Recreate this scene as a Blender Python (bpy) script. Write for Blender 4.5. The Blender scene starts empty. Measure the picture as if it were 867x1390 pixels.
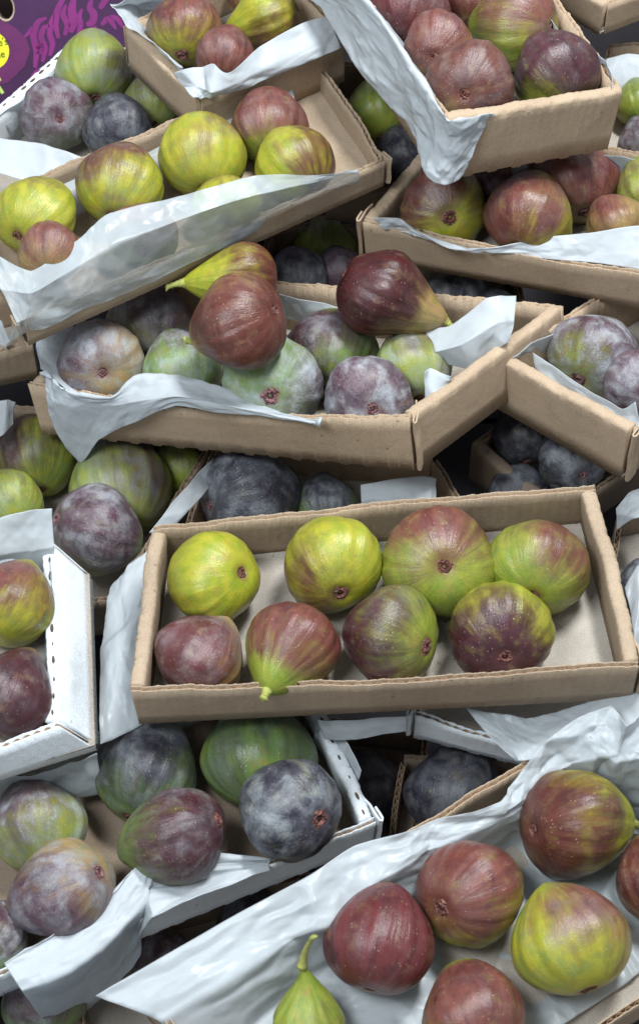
import bpy, math, random
import numpy as np
from mathutils import Matrix, Vector

# ------------------------------------------------------------------ camera, world, lamps, exposure
SC = bpy.context.scene
COL = SC.collection
ELEV, DIST, FPX = math.radians(50), 1.0, 2450.0      # view angle, metres to the heap, focal length in photo pixels
PW, PH = 867.0, 1390.0
FWD = np.array([0, math.cos(ELEV), -math.sin(ELEV)]); RIGHT = np.array([1., 0, 0]); UP = np.cross(RIGHT, FWD)
CAM = -FWD * DIST
cd = bpy.data.cameras.new('camera'); cam = bpy.data.objects.new('camera', cd); COL.objects.link(cam)
cam.location = CAM
cam.rotation_euler = (math.pi / 2 - ELEV, 0, 0)
cd.sensor_fit = 'VERTICAL'; cd.sensor_height = 36.0; cd.lens = 36.0 * FPX / PH
cd.clip_start = 0.02; cd.clip_end = 50
cd.dof.use_dof = True; cd.dof.focus_distance = 0.97; cd.dof.aperture_fstop = 16
SC.camera = cam

w = bpy.data.worlds.new('World'); SC.world = w; w.use_nodes = True
w.node_tree.nodes['Background'].inputs[0].default_value = (0.84, 0.92, 1.0, 1)
w.node_tree.nodes['Background'].inputs[1].default_value = 0.55

def lamp(name, loc, target, sx, sy, power, col):
    l = bpy.data.lights.new(name, 'AREA'); l.shape = 'RECTANGLE'; l.size = sx; l.size_y = sy
    l.energy = power; l.color = col
    o = bpy.data.objects.new(name, l); COL.objects.link(o); o.location = loc
    o.rotation_euler = (Vector(target) - Vector(loc)).to_track_quat('-Z', 'Y').to_euler()
    return o
lamp('area_lamp', (0.30, 0.16, 1.34), (0.0, 0.0, 0.0), 0.34, 0.14, 28.0, (0.94, 0.98, 1.0))
lamp('area_lamp', (-0.50, -0.50, 1.20), (0.0, 0.0, 0.0), 0.6, 0.30, 17.0, (0.88, 0.95, 1.0))  # added unseen fill, lifts the front walls and dark gaps
SC.view_settings.view_transform = 'Standard'; SC.view_settings.look = 'None'
SC.view_settings.exposure = -0.08; SC.view_settings.gamma = 1.0
SC.render.engine = 'CYCLES'
SC.cycles.max_bounces = 5; SC.cycles.transparent_max_bounces = 6; SC.cycles.use_denoising = True
SC.cycles.use_adaptive_sampling = True; SC.cycles.adaptive_threshold = .025

# ------------------------------------------------------------------ geometry helpers
rng = np.random.default_rng(7)
SLOPE = math.radians(15)
SN = np.array([0, -math.sin(SLOPE), math.cos(SLOPE)])     # the heap rises away from the viewer
def ray(x, y): return FWD + RIGHT * (x - PW / 2) / FPX - UP * (y - PH / 2) / FPX
def hit(x, y, p0, n):
    r = ray(x, y); return CAM + r * (np.dot(p0 - CAM, n) / np.dot(r, n))
def heap(x, y, h): return hit(x, y, SN * h, SN)
def depth(p): return float(np.dot(p - CAM, FWD))
def norm(v): return v / np.linalg.norm(v)
def camdir(d):                                            # camera-frame direction (right, up, towards camera) to world
    d = norm(np.array(d, float)); return RIGHT * d[0] + UP * d[1] - FWD * d[2]

def mesh_obj(name, verts, faces, mat, parent=None, loc=None, smooth=True):
    me = bpy.data.meshes.new(name)
    v = np.asarray(verts, float)
    if parent is not None and loc is None: v = v - np.array(parent['_o'])
    me.from_pydata(v.tolist(), [], faces if isinstance(faces, list) else faces.tolist())
    me.polygons.foreach_set('use_smooth', [smooth] * len(me.polygons))
    me.materials.append(mat); me.update()
    o = bpy.data.objects.new(name, me); COL.objects.link(o)
    if parent is not None: o.parent = parent
    return o
def root(name, at, label, cat, group=None):
    o = bpy.data.objects.new(name, None); COL.objects.link(o); o.location = at
    o.empty_display_size = 0.01
    o['_o'] = [float(a) for a in at]; o['label'] = label; o['category'] = cat
    if group: o['group'] = group
    return o
def grid_faces(n, m, wrap=False):
    i, j = np.meshgrid(np.arange(n - 1), np.arange(m if wrap else m - 1), indexing='ij')
    j2 = (j + 1) % m
    return np.stack([i * m + j, (i + 1) * m + j, (i + 1) * m + j2, i * m + j2], -1).reshape(-1, 4)
def sweep(cols):                                          # cols [Ns, Nc, 3]: closed cross-sections swept along s
    ns, nc, _ = cols.shape
    f = grid_faces(ns, nc, True).tolist()
    f.append(list(range(nc))); f.append(list(range((ns - 1) * nc, ns * nc))[::-1])
    return cols.reshape(-1, 3), f
def join(parts):
    V, Fc, k = [], [], 0
    for v, f in parts:
        V.append(v); Fc += [[a + k for a in q] for q in f]; k += len(v)
    return np.concatenate(V), Fc
def wob(s, seed, k=5, f0=1.0, decay=0.75):                # smooth 1-D noise
    r = np.random.default_rng(seed); out = np.zeros_like(s)
    for i in range(k):
        f = f0 * 1.9 ** i; out += decay ** i * np.sin(2 * np.pi * (f * s + r.random())) * r.uniform(.5, 1)
    return out / 2
def noise3(p, seed, k=10, f=1.0):                         # smooth 3-D noise from random waves
    r = np.random.default_rng(seed); out = np.zeros(p.shape[:-1])
    for i in range(k):
        d = r.normal(size=3) * f; out += np.sin(p @ d + r.random() * 6.283)
    return out / math.sqrt(k)

# ------------------------------------------------------------------ materials
def new_mat(name):
    m = bpy.data.materials.new(name); m.use_nodes = True
    nt = m.node_tree; b = nt.nodes['Principled BSDF']
    return m, nt, b
class N:                                                  # tiny node-building helper
    def __init__(s, nt): s.nt = nt
    def n(s, t, **k):
        x = s.nt.nodes.new(t)
        for a, v in k.items(): setattr(x, a, v)
        return x
    def lk(s, a, b): s.nt.links.new(a, b)
    def val(s, sock, v):
        if isinstance(v, bpy.types.NodeSocket): s.lk(v, sock)
        elif v is not None: sock.default_value = v
    def math(s, op, a, b=None, c=None, clamp=False):
        x = s.n('ShaderNodeMath', operation=op, use_clamp=clamp)
        s.val(x.inputs[0], a); s.val(x.inputs[1], b)
        if c is not None: s.val(x.inputs[2], c)
        return x.outputs[0]
    def vmath(s, op, a, b=None):
        x = s.n('ShaderNodeVectorMath', operation=op); s.val(x.inputs[0], a); s.val(x.inputs[1], b)
        return x.outputs['Value'] if op in ('DOT_PRODUCT', 'LENGTH') else x.outputs[0]
    def mix(s, f, a, b, mode='MIX'):
        x = s.n('ShaderNodeMix', data_type='RGBA', blend_type=mode, clamp_factor=True)
        s.val(x.inputs['Factor'], f); s.val(x.inputs['A'], a); s.val(x.inputs['B'], b)
        # the RGBA sockets are the last A/B pair
        return x
    def rgb(s, f, a, b, mode='MIX'):
        x = s.n('ShaderNodeMix', data_type='RGBA', blend_type=mode)
        s.val(x.inputs[0], f); s.val(x.inputs[6], a); s.val(x.inputs[7], b)
        return x.outputs[2]
    def noise(s, vec, scale, detail=3, rough=.55, dist=0):
        x = s.n('ShaderNodeTexNoise'); s.val(x.inputs['Vector'], vec)
        x.inputs['Scale'].default_value = scale; x.inputs['Detail'].default_value = detail
        x.inputs['Roughness'].default_value = rough; x.inputs['Distortion'].default_value = dist
        return x.outputs['Fac']
    def vor(s, vec, scale, feature='F1', out='Distance'):
        x = s.n('ShaderNodeTexVoronoi', feature=feature); s.val(x.inputs['Vector'], vec)
        x.inputs['Scale'].default_value = scale
        return x.outputs[out]
    def ss(s, x, lo, hi, a=0., b=1.):
        m = s.n('ShaderNodeMapRange', interpolation_type='SMOOTHSTEP'); s.val(m.inputs[0], x)
        s.val(m.inputs[1], lo); s.val(m.inputs[2], hi); s.val(m.inputs[3], a); s.val(m.inputs[4], b)
        return m.outputs[0]
    def bump(s, h, strength, dist, nrm=None):
        x = s.n('ShaderNodeBump'); x.inputs['Strength'].default_value = strength; x.inputs['Distance'].default_value = dist
        s.lk(h, x.inputs['Height'])
        if nrm is not None: s.lk(nrm, x.inputs['Normal'])
        return x.outputs[0]
    def attr(s, name, vec=False):
        x = s.n('ShaderNodeAttribute', attribute_type='OBJECT', attribute_name=name)
        return x.outputs['Vector'] if vec else x.outputs['Fac']
    def acol(s, name):
        return s.n('ShaderNodeAttribute', attribute_type='OBJECT', attribute_name=name).outputs['Color']

def c4(c): return (c[0], c[1], c[2], 1)

def board_mat(name, col, dark, stain=.35, flute_line=.5):
    m, nt, b = new_mat(name); g = N(nt)
    co = g.n('ShaderNodeTexCoord').outputs['Object']
    big = g.noise(co, 22, 4, .6); mid = g.noise(co, 130, 4, .65); fine = g.noise(co, 1100, 2, .7)
    c = g.rgb(g.ss(big, .3, .75), c4(col), c4(dark))
    c = g.rgb(g.math('MULTIPLY', g.ss(mid, .45, .8), .5), c, c4([x * .72 for x in col]))
    c = g.rgb(g.math('MULTIPLY', g.ss(fine, .35, .7), .42), c, c4([min(1, x * 1.30) for x in col]))
    fib = g.vor(co, 420)
    c = g.rgb(g.math('MULTIPLY', g.ss(fib, .12, .05), .35), c, c4([x * .4 for x in col]))
    st = g.noise(co, 9, 3, .5, 1.5)
    c = g.rgb(g.math('MULTIPLY', g.ss(st, .58, .66), stain), c, c4([x * .62 for x in col]))
    sc_ = g.noise(co, 60, 6, .75, 2.0)
    c = g.rgb(g.math('MULTIPLY', g.ss(sc_, .60, .70), .35), c, c4([min(1, x * 1.35) for x in col]))
    sp = g.vor(co, 95); c = g.rgb(g.math('MULTIPLY', g.math('MULTIPLY', g.ss(sp, .13, .05), g.ss(big, .45, .55)), .6), c, c4([x * .35 for x in col]))
    g.lk(c, b.inputs['Base Color'])
    b.inputs['Roughness'].default_value = .78; b.inputs['Specular IOR Level'].default_value = .25
    h = g.math('ADD', g.math('MULTIPLY', mid, .6), g.math('MULTIPLY', fine, .4))
    g.lk(g.bump(g.noise(co, 38, 4, .55), .22, .004, g.bump(h, .45, .0014)), b.inputs['Normal'])
    return m
KRAFT = board_mat('kraft_board', (.385, .288, .200), (.30, .222, .152))
KRAFT_GREY = board_mat('grey_kraft_board', (.355, .27, .19), (.26, .195, .135), .6)
KRAFT_DARK = board_mat('shaded_kraft_board', (.22, .165, .12), (.16, .12, .09), .5)  # kraft darkened: shade of the gaps put into the colour
CORE = board_mat('fluting_board', (.25, .165, .10), (.19, .12, .075), .2)
FLOOR_B = board_mat('tray_floor_board', (.37, .33, .285), (.28, .245, .205), .65)
WHITE_B = board_mat('white_coated_board', (.62, .655, .68), (.50, .535, .56), .38)

def paper_mat(name, col, see, trans=.35, rough=.45, tint=.5):
    m, nt, b = new_mat(name); g = N(nt)
    co = g.n('ShaderNodeTexCoord').outputs['Object']
    big = g.noise(co, 16, 3, .6); fine = g.noise(co, 700, 2, .6)
    c = g.rgb(g.ss(big, .3, .75), c4(col), c4([x * .90 for x in col]))
    c = g.rgb(g.math('MULTIPLY', g.ss(fine, .4, .7), .12), c, c4([x * .8 for x in col]))
    g.lk(c, b.inputs['Base Color']); b.inputs['Roughness'].default_value = rough
    b.inputs['Specular IOR Level'].default_value = .35
    w1 = g.n('ShaderNodeTexVoronoi', feature='DISTANCE_TO_EDGE'); g.lk(co, w1.inputs['Vector']); w1.inputs['Scale'].default_value = 42
    cr = g.ss(w1.outputs['Distance'], 0, .22)
    w2 = g.n('ShaderNodeTexVoronoi', feature='F1'); g.lk(co, w2.inputs['Vector']); w2.inputs['Scale'].default_value = 75
    hh = g.math('ADD', g.math('MULTIPLY', cr, .5), g.math('ADD', g.math('MULTIPLY', w2.outputs['Distance'], .6), g.math('MULTIPLY', g.noise(co, 28, 3, .5, .8), 1.0)))
    nn = g.bump(hh, .22, .0030)
    g.lk(nn, b.inputs['Normal'])
    tr = g.n('ShaderNodeBsdfTranslucent'); g.lk(c, tr.inputs['Color']); g.lk(nn, tr.inputs['Normal'])
    tp = g.n('ShaderNodeBsdfTransparent'); tp.inputs[0].default_value = (.95, .97, .98, 1)
    s1 = g.n('ShaderNodeMixShader'); s1.inputs[0].default_value = trans
    g.lk(b.outputs[0], s1.inputs[1]); g.lk(tr.outputs[0], s1.inputs[2])
    s2 = g.n('ShaderNodeMixShader'); g.lk(s1.outputs[0], s2.inputs[1]); g.lk(tp.outputs[0], s2.inputs[2])
    g.lk(g.ss(big, .2, .8, see * .7, see * 1.15), s2.inputs[0])
    out = nt.nodes['Material Output']; g.lk(s2.outputs[0], out.inputs[0])
    return m
PAPER = paper_mat('white_tissue_paper', (.67, .71, .74), .06, .45)
WAX = paper_mat('waxed_paper', (.66, .70, .725), .18, .45, .32)
GLASSINE = paper_mat('glassine_paper', (.62, .67, .70), .70, .25, .26)

def fig_mat():
    m, nt, b = new_mat('fig_skin'); g = N(nt)
    co = g.n('ShaderNodeTexCoord').outputs['Object']
    seed = g.attr('seed'); sv = g.n('ShaderNodeCombineXYZ')
    for i in range(3): g.lk(seed, sv.inputs[i])
    p = g.vmath('ADD', co, sv.outputs[0])
    xyz = g.n('ShaderNodeSeparateXYZ'); g.lk(co, xyz.inputs[0]); x, y, z = xyz.outputs
    rad = g.math('ADD', g.math('SQRT', g.math('ADD', g.math('MULTIPLY', x, x), g.math('MULTIPLY', y, y))), .06)
    # streak coordinates: follow the meridians from eye to stem
    sc = g.n('ShaderNodeCombineXYZ')
    g.lk(g.math('MULTIPLY', g.math('DIVIDE', x, rad), 3.2), sc.inputs[0]); g.lk(g.math('MULTIPLY', g.math('DIVIDE', y, rad), 3.2), sc.inputs[1])
    g.lk(g.math('ADD', g.math('MULTIPLY', z, .45), seed), sc.inputs[2])
    pole = g.ss(rad, .14, .62)
    def streaks(a, b_, c_, d_): return g.math('ADD', .5, g.math('MULTIPLY', g.math('SUBTRACT', g.noise(sc.outputs[0], a, b_, c_, d_), .5), pole))
    streak = streaks(1.5, 4, .6, .3); streak2 = streaks(4.6, 3, .6, 0)
    big = g.noise(p, 1.15, 3, .5, .4); mid = g.noise(p, 3.4, 4, .6, .3); fine = g.noise(p, 24, 3, .65); vfine = g.noise(p, 70, 2, .7)
    dirn = g.vmath('NORMALIZE', co)
    bl = g.vmath('DOT_PRODUCT', dirn, g.attr('blush', True))
    f = g.math('ADD', g.attr('amount'), g.math('MULTIPLY', bl, .42))
    f = g.math('ADD', f, g.math('MULTIPLY', g.math('SUBTRACT', big, .5), .95))
    f = g.math('ADD', f, g.math('MULTIPLY', g.math('SUBTRACT', streak, .5), .62))
    f = g.math('ADD', f, g.math('MULTIPLY', g.math('SUBTRACT', mid, .5), .38))
    f = g.math('ADD', f, g.math('MULTIPLY', g.math('SUBTRACT', streak2, .5), .20))
    f = g.math('SUBTRACT', f, g.math('MULTIPLY', g.ss(z, .72, 1.35), .55))          # greener at the neck
    pf = g.ss(f, .16, .84)
    green = g.acol('green'); purple = g.acol('purple')
    gcol = g.rgb(g.ss(mid, .35, .7), green, g.rgb(1.0, green, (.62, .82, .50, 1), 'MULTIPLY'))
    gcol = g.rgb(g.math('MULTIPLY', g.ss(g.noise(g.vmath('ADD', p, (1.3, 9.2, 6.1)), 2.1, 5, .65, .8), .52, .70), .5), gcol, (.26, .17, .045, 1))
    gcol = g.rgb(g.math('MULTIPLY', g.ss(streak2, .5, .72), .35), gcol, g.rgb(1.0, green, (1.25, 1.12, .9, 1), 'MULTIPLY'))
    pcol = g.rgb(g.ss(streak, .35, .7), purple, g.rgb(1.0, purple, (.62, .50, .60, 1), 'MULTIPLY'))
    pcol = g.rgb(g.math('MULTIPLY', g.ss(streak2, .52, .7), .28), pcol, g.rgb(1.0, purple, (1.55, 1.35, 1.05, 1), 'MULTIPLY'))
    pcol = g.rgb(g.math('MULTIPLY', g.ss(g.math('ADD', g.math('MULTIPLY', mid, .6), g.math('MULTIPLY', streak, .4)), .50, .72), .42), pcol, g.rgb(.40, green, (.26, .12, .055, 1)))
    pcol = g.rgb(g.math('MULTIPLY', g.ss(g.noise(g.vmath('ADD', p, (7.3, 2.2, 4.1)), 1.7, 4, .6, .6), .48, .70), .75), pcol, g.rgb(1.0, purple, (.45, .34, .50, 1), 'MULTIPLY'))
    c = g.rgb(pf, gcol, pcol)
    c = g.rgb(g.math('MULTIPLY', g.ss(fine, .42, .72), .22), c, g.rgb(1.0, c, (.62, .58, .5, 1), 'MULTIPLY'))
    # tan scuffs and scars
    sc1 = g.noise(p, 2.6, 5, .72, 1.2)
    c = g.rgb(g.math('MULTIPLY', g.ss(sc1, .635, .72), .55), c, (.20, .12, .055, 1))
    # lenticels: pale specks
    vd = g.vor(p, 11.0); pick = g.noise(p, 5.0, 1, .5)
    lent = g.math('MULTIPLY', g.ss(vd, .15, .07), g.ss(pick, .47, .53))
    vd2 = g.vor(p, 17.0); lent2 = g.math('MULTIPLY', g.ss(vd2, .12, .05), g.ss(g.noise(p, 7.0, 1), .54, .6))
    c = g.rgb(g.math('MULTIPLY', g.math('ADD', lent, g.math('MULTIPLY', lent2, .7)), .50), c, (.56, .48, .34, 1))
    # dark pores
    vd3 = g.vor(g.vmath('ADD', p, (3.1, 1.7, 5.2)), 14.0)
    c = g.rgb(g.math('MULTIPLY', g.math('MULTIPLY', g.ss(vd3, .10, .04), g.ss(mid, .5, .6)), .5), c, (.05, .03, .02, 1))
    # bloom: waxy dust, rubbed off in places
    bn = g.math('ADD', g.math('MULTIPLY', big, .5), g.math('ADD', g.math('MULTIPLY', mid, .55), g.math('MULTIPLY', fine, .26)))
    bn = g.math('ADD', bn, g.math('MULTIPLY', vfine, .20))
    rub = g.ss(g.noise(g.vmath('ADD', p, (4.7, 8.1, 2.9)), 1.5, 3, .5, .8), .40, .58, .35, 1.)
    bf = g.math('MULTIPLY', g.math('MULTIPLY', g.ss(bn, .55, 1.0), rub), g.attr('bloom'), clamp=True)
    c = g.rgb(g.math('MULTIPLY', bf, .84), c, (.42, .46, .49, 1))
    vd4 = g.vor(p, 26.0)
    c = g.rgb(g.math('MULTIPLY', g.math('MULTIPLY', g.ss(vd4, .22, .05), g.attr('bloom')), .26), c, (.50, .54, .56, 1))
    # stained ring around the eye
    er = g.math('MULTIPLY', g.ss(g.math('ADD', rad, g.math('MULTIPLY', g.noise(p, 6, 3), .30)), .50, .24), g.ss(z, -.2, -.6))
    c = g.rgb(g.math('MULTIPLY', er, .62), c, g.rgb(.5, purple, (.16, .06, .04, 1)))
    g.lk(c, b.inputs['Base Color'])
    g.lk(g.math('ADD', g.math('ADD', .20, g.math('MULTIPLY', fine, .22)), g.math('MULTIPLY', bf, .5)), b.inputs['Roughness'])
    b.inputs['Specular IOR Level'].default_value = .42
    hh = g.math('ADD', g.math('MULTIPLY', streak2, .45), g.math('ADD', g.math('MULTIPLY', fine, .28), g.math('MULTIPLY', vfine, .12)))
    hh = g.math('ADD', hh, g.math('MULTIPLY', lent, .25))
    g.lk(g.bump(hh, .32, .0022), b.inputs['Normal'])
    return m
FIG = fig_mat()

def stem_mat():
    m, nt, b = new_mat('fig_stem'); g = N(nt)
    co = g.n('ShaderNodeTexCoord').outputs['Object']
    z = g.n('ShaderNodeSeparateXYZ'); g.lk(co, z.inputs[0])
    n = g.noise(co, 9, 4, .6)
    c = g.rgb(g.ss(n, .35, .7), (.34, .36, .08, 1), (.24, .24, .07, 1))
    c = g.rgb(g.ss(g.math('ADD', z.outputs[2], g.math('MULTIPLY', n, .2)), 1.72, 1.85), c, (.30, .22, .11, 1))
    g.lk(c, b.inputs['Base Color']); b.inputs['Roughness'].default_value = .55
    g.lk(g.bump(g.noise(co, 30, 3), .5, .002), b.inputs['Normal'])
    return m
STEM = stem_mat()
def eye_mat(c1=(.045, .012, .012, 1), c2=(.20, .075, .055, 1), name='fig_eye'):
    m, nt, b = new_mat(name); g = N(nt)
    co = g.n('ShaderNodeTexCoord').outputs['Object']; n = g.noise(co, 14, 4, .7)
    c = g.rgb(g.ss(n, .35, .65), c1, c2)
    g.lk(c, b.inputs['Base Color']); b.inputs['Roughness'].default_value = .7
    return m
EYE = eye_mat(); EYE_RED = eye_mat((.07, .02, .026, 1), (.24, .12, .12, 1), 'frosty_fig_eye')
def plain(name, c, rough=.5, var=.3, scale=60, spec=.3):
    m, nt, b = new_mat(name); g = N(nt)
    co = g.n('ShaderNodeTexCoord').outputs['Object']; n = g.noise(co, scale, 5, .65)
    g.lk(g.rgb(g.ss(n, .3, .7), c4(c), c4([x * (1 - var) for x in c])), b.inputs['Base Color'])
    b.inputs['Roughness'].default_value = rough; b.inputs['Specular IOR Level'].default_value = spec
    g.lk(g.bump(n, .2, .001), b.inputs['Normal'])
    return m
TABLE = plain('dark_stall_boards', (.010, .008, .011), .8, .5, 25)
PURPLE = plain('purple_print', (.045, .006, .055), .5, .35, 40, .4)
MAGENTA = plain('magenta_print', (.19, .012, .14), .5, .25, 60, .4)
PLUM = plain('plum_print', (.11, .012, .085), .45, .3, 50, .4)
YELLOW = plain('yellow_sticker_paper', (.72, .74, .02), .45, .12, 60, .4)
LIME = plain('lime_print', (.50, .62, .16), .5, .2, 60, .3)
INK = plain('black_ink', (.04, .04, .02), .5, .2, 60)
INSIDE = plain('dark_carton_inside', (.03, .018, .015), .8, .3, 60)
CARTON = plain('carton_board', (.42, .33, .24), .7, .25, 80)

# ------------------------------------------------------------------ the stall top under the heap
def build_table():
    a = SN * -0.115; ex = RIGHT; ey = np.cross(SN, ex)
    parts = []
    for i in range(14):                                    # boards running across
        y0, y1 = -0.72 + i * .12, -0.72 + (i + 1) * .12 - .004
        P = [a + ex * sx * .75 + ey * yy + SN * zz for zz in (-.02, 0) for sx, yy in ((-1, y0), (1, y0), (1, y1), (-1, y1))]
        parts.append((np.array(P), [[0, 3, 2, 1], [4, 5, 6, 7], [0, 1, 5, 4], [1, 2, 6, 5], [2, 3, 7, 6], [3, 0, 4, 7]]))
    first = None
    base = np.array([a + ex * sx * .75 + ey * yy + SN * zz for zz in (-.034, -.022) for sx, yy in ((-1, -.72), (1, -.72), (1, .96), (-1, .96))])
    t = mesh_obj('table', base, parts[0][1], TABLE, smooth=False); t['kind'] = 'structure'
    t['_o'] = [0, 0, 0]
    for v, f in parts: mesh_obj('plank', v, f, TABLE, t, smooth=False)
build_table()

# ------------------------------------------------------------------ cardboard trays
SLOTS = {'G': .0105, 'L': .0085, 'H': .012}                # spacing of the perforation slots along folded walls
SLOT = plain('torn_slot_board', (.10, .065, .045), .8, .5, 300)
class Tray:
    """Rim corners (front-left, front-right, back-right, back-left) in photo pixels on a plane of given tilt, h metres above the heap plane."""
    def __init__(s, key, q, h, tx, ty, H, label=None, mats=(KRAFT, KRAFT, CORE), folded=(), nib=(), bow=.0015, bottom=None, flaps=(), group='fig trays stacked in the heap', floor=FLOOR_B, skip=()):
        s.key, s.H = key, H
        n = norm(np.array([-math.sin(math.radians(ty)), -math.sin(math.radians(tx)), 1.])); s.n = n
        c = np.mean(q, 0); s.p0 = hit(c[0], c[1], SN * h, SN)
        s.R = [hit(x, y, s.p0, n) for x, y in q]
        pb = s.p0 - n * H
        s.B = [r - n * H for r in s.R] if bottom is None else [hit(x, y, pb, n) for x, y in bottom]
        s.c = np.mean(s.R, 0)
        s.out = []
        for i in range(4):
            d = norm(s.R[(i + 1) % 4] - s.R[i]); o = norm(np.cross(d, n))
            if np.dot(o, s.R[i] - s.c) < 0: o = -o
            s.out.append(o)
        s.bow = [(bow.get(i, .0012) if isinstance(bow, dict) else bow) for i in range(4)]
        rt = root('fig_tray', np.mean(s.B, 0), label, 'tray', group); s.root = rt
        seed = sum(ord(ch) * 31 ** i for i, ch in enumerate(key)) % 9999
        # floor
        g = 14; u, v = np.meshgrid(np.linspace(0, 1, g), np.linspace(0, 1, g), indexing='ij'); u = u[..., None]; v = v[..., None]
        def bl(z): return (s.B[0] * (1 - u) * (1 - v) + s.B[1] * u * (1 - v) + s.B[2] * u * v + s.B[3] * (1 - u) * v) + n * z
        b0 = np.mean(s.B, 0)
        top = bl(.0045); bot = bl(.002)
        wv = noise3(top, seed, 8, 45)[..., None] * .0006
        V = np.concatenate([(b0 + (top - b0) * .985 + n * wv).reshape(-1, 3), (b0 + (bot - b0) * .985).reshape(-1, 3)])
        f = grid_faces(g, g); F = f.tolist() + (f[:, ::-1] + g * g).tolist()
        ring = [i * g for i in range(g)] + [(g - 1) * g + j for j in range(1, g)] + [i * g + g - 1 for i in range(g - 2, -1, -1)] + list(range(g - 2, 0, -1))
        for a, b in zip(ring, ring[1:] + ring[:1]): F.append([a, b, b + g * g, a + g * g])
        mesh_obj('base', V, F, floor, rt)
        for i in range(4):
            if i in skip: continue
            s.wall(i, i in folded, i in nib, bow.get(i, .0012) if isinstance(bow, dict) else bow, mats, seed + i * 17)
        for i in flaps: s.flap(i, mats, seed + i)
    def wall(s, i, folded, nib, bow, mats, seed):
        P0, P1, B0, B1 = s.R[i], s.R[(i + 1) % 4], s.B[i], s.B[(i + 1) % 4]
        L = np.linalg.norm(P1 - P0); n = s.n; inn = -s.out[i]
        # long walls run the full length, end walls butt between them 0.4 mm short
        e = .0005 / L if i % 2 == 0 else .0034 / L
        per = .0135
        ns = int(L / per) * 16 + 1
        t = np.linspace(e, 1 - e, ns); tt = t[:, None]
        base = B0 * (1 - tt) + B1 * tt; topp = P0 * (1 - tt) + P1 * tt
        bw = (bow * np.sin(np.pi * t) + .0011 * wob(t * L / .12, seed, 3, 1.0) + .00009 * np.sin(2 * np.pi * t * L / .0052))[:, None] * s.out[i]
        ph = (np.arange(ns) / 16.0) % 1.0
        nibv = np.where((ph < .32), -.0007, .0004) * (1 if nib else 0) + (.0003 * wob(t * 30, seed + 3, 3)) + .0003
        tear = .0004 * wob(t * L / .03, seed + 5, 5) + .0007 * wob(t * L / .2, seed + 6, 2)
        Hh = np.linalg.norm(P0 - B0)
        def pt(o, z, dz=0):                                 # o metres inwards, z 0..1 up the wall
            return base * (1 - z) + topp * z + inn * o + bw * z + n * np.reshape(dz, (-1, 1))
        if folded:
            th = .0075
            scal = np.where(ph < .28, 1.0, 0.0)
            k1 = (.00055 * scal * (np.random.default_rng(seed).random(ns) > .25))[:, None]
            sect = [pt(.0, 0, nibv), pt(0, .3), pt(0, .6), pt(0, .85), pt(0, 1, -.0016) + inn * k1 * .6, pt(.0006, 1, -.0005 + tear) + inn * k1 - n * k1 * .8,
                    pt(.0017, 1, tear), pt(th * .5, 1, tear + .0003), pt(th - .0017, 1, tear), pt(th - .0006, 1, -.0005 + tear) - n * k1 * .6, pt(th, 1, -.0017), pt(th, .8), pt(th - .001, .5), pt(th - .002, .06),
                    pt(th - .004, .06), pt(.003, .02)]
            v, f = sweep(np.stack(sect, 1))
            wo = mesh_obj('end_wall', v, f, mats[0], s.root)
            if s.key in SLOTS:
                a = np.linspace(0, 2 * math.pi, 12, endpoint=False); e1 = norm(P1 - P0)
                def disc(o1, r1): return np.array([e1 * r1 * 1.0 * math.cos(q) + o1 * r1 * .34 * math.sin(q) for q in a])
                me = None
                for t0 in np.arange(.03, .98, SLOTS[s.key] / L):
                    ii = int(t0 * (ns - 1)); c0 = (pt(th * .5, 1, tear + .0003) + n * .00035)[ii]
                    c0 = c0 + e1 * np.random.default_rng(ii).normal() * .0006
                    if me is None:
                        top_ = disc(inn, .0019) * 1.0; v_ = np.concatenate([top_, top_ * .8 + n * .0001, top_ - n * .0008]); k_ = 12
                        f_ = [[k_ + j for j in range(k_)]] + [[j, (j + 1) % k_, k_ + (j + 1) % k_, k_ + j] for j in range(k_)] + [[2 * k_ + j, 2 * k_ + (j + 1) % k_, (j + 1) % k_, j] for j in range(k_)]
                        so = mesh_obj('slot', v_, f_, SLOT, wo, loc=1); me = so.data
                    else:
                        so = bpy.data.objects.new('slot', me); COL.objects.link(so); so.parent = wo
                    so.location = c0 - np.array(s.root['_o']); k_s = np.random.default_rng(ii + 5).uniform(.5, 1.35); so.scale = (k_s, k_s, 1)
        else:
            th = .0030; l = .00055
            t2 = tear + .0006 * wob(t * L / .012, seed + 9, 4); t3 = tear + .0007 * wob(t * L / .015, seed + 10, 4)
            def slab(a, b, tw):
                o = [pt(a, z, nibv if z == 0 else (tw if z == 1 else 0)) for z in (0, .25, .5, .75, 1)]
                q = [pt(b, z, nibv if z == 0 else (tw if z == 1 else 0)) for z in (1, .75, .5, .25, 0)]
                return sweep(np.stack(o + q, 1))
            v1, f1 = slab(0, l, t2); v2, f2 = slab(th - l, th, t3)
            v, f = join([(v1, f1), (v2, f2)])
            wo = mesh_obj('side_wall', v, f, mats[1], s.root)
            # fluting: a wavy sheet between the two liners
            m = int(L / .0008); tm = np.linspace(e * 1.2, 1 - e * 1.2, m); tmm = tm[:, None]
            off = (th / 2 + (th / 2 - l * 1.25) * np.sin(2 * np.pi * tm * L / .0052))[:, None]
            bwm = (bow * np.sin(np.pi * tm) + .0011 * wob(tm * L / .12, seed, 3, 1.0))[:, None] * s.out[i]
            tr = (.0004 * wob(tm * L / .03, seed + 5, 5) + .0007 * wob(tm * L / .2, seed + 6, 2) - .0007)[:, None]
            bb = B0 * (1 - tmm) + B1 * tmm + n * .0008; pp = P0 * (1 - tmm) + P1 * tmm + n * tr + bwm
            rows = []
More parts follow.
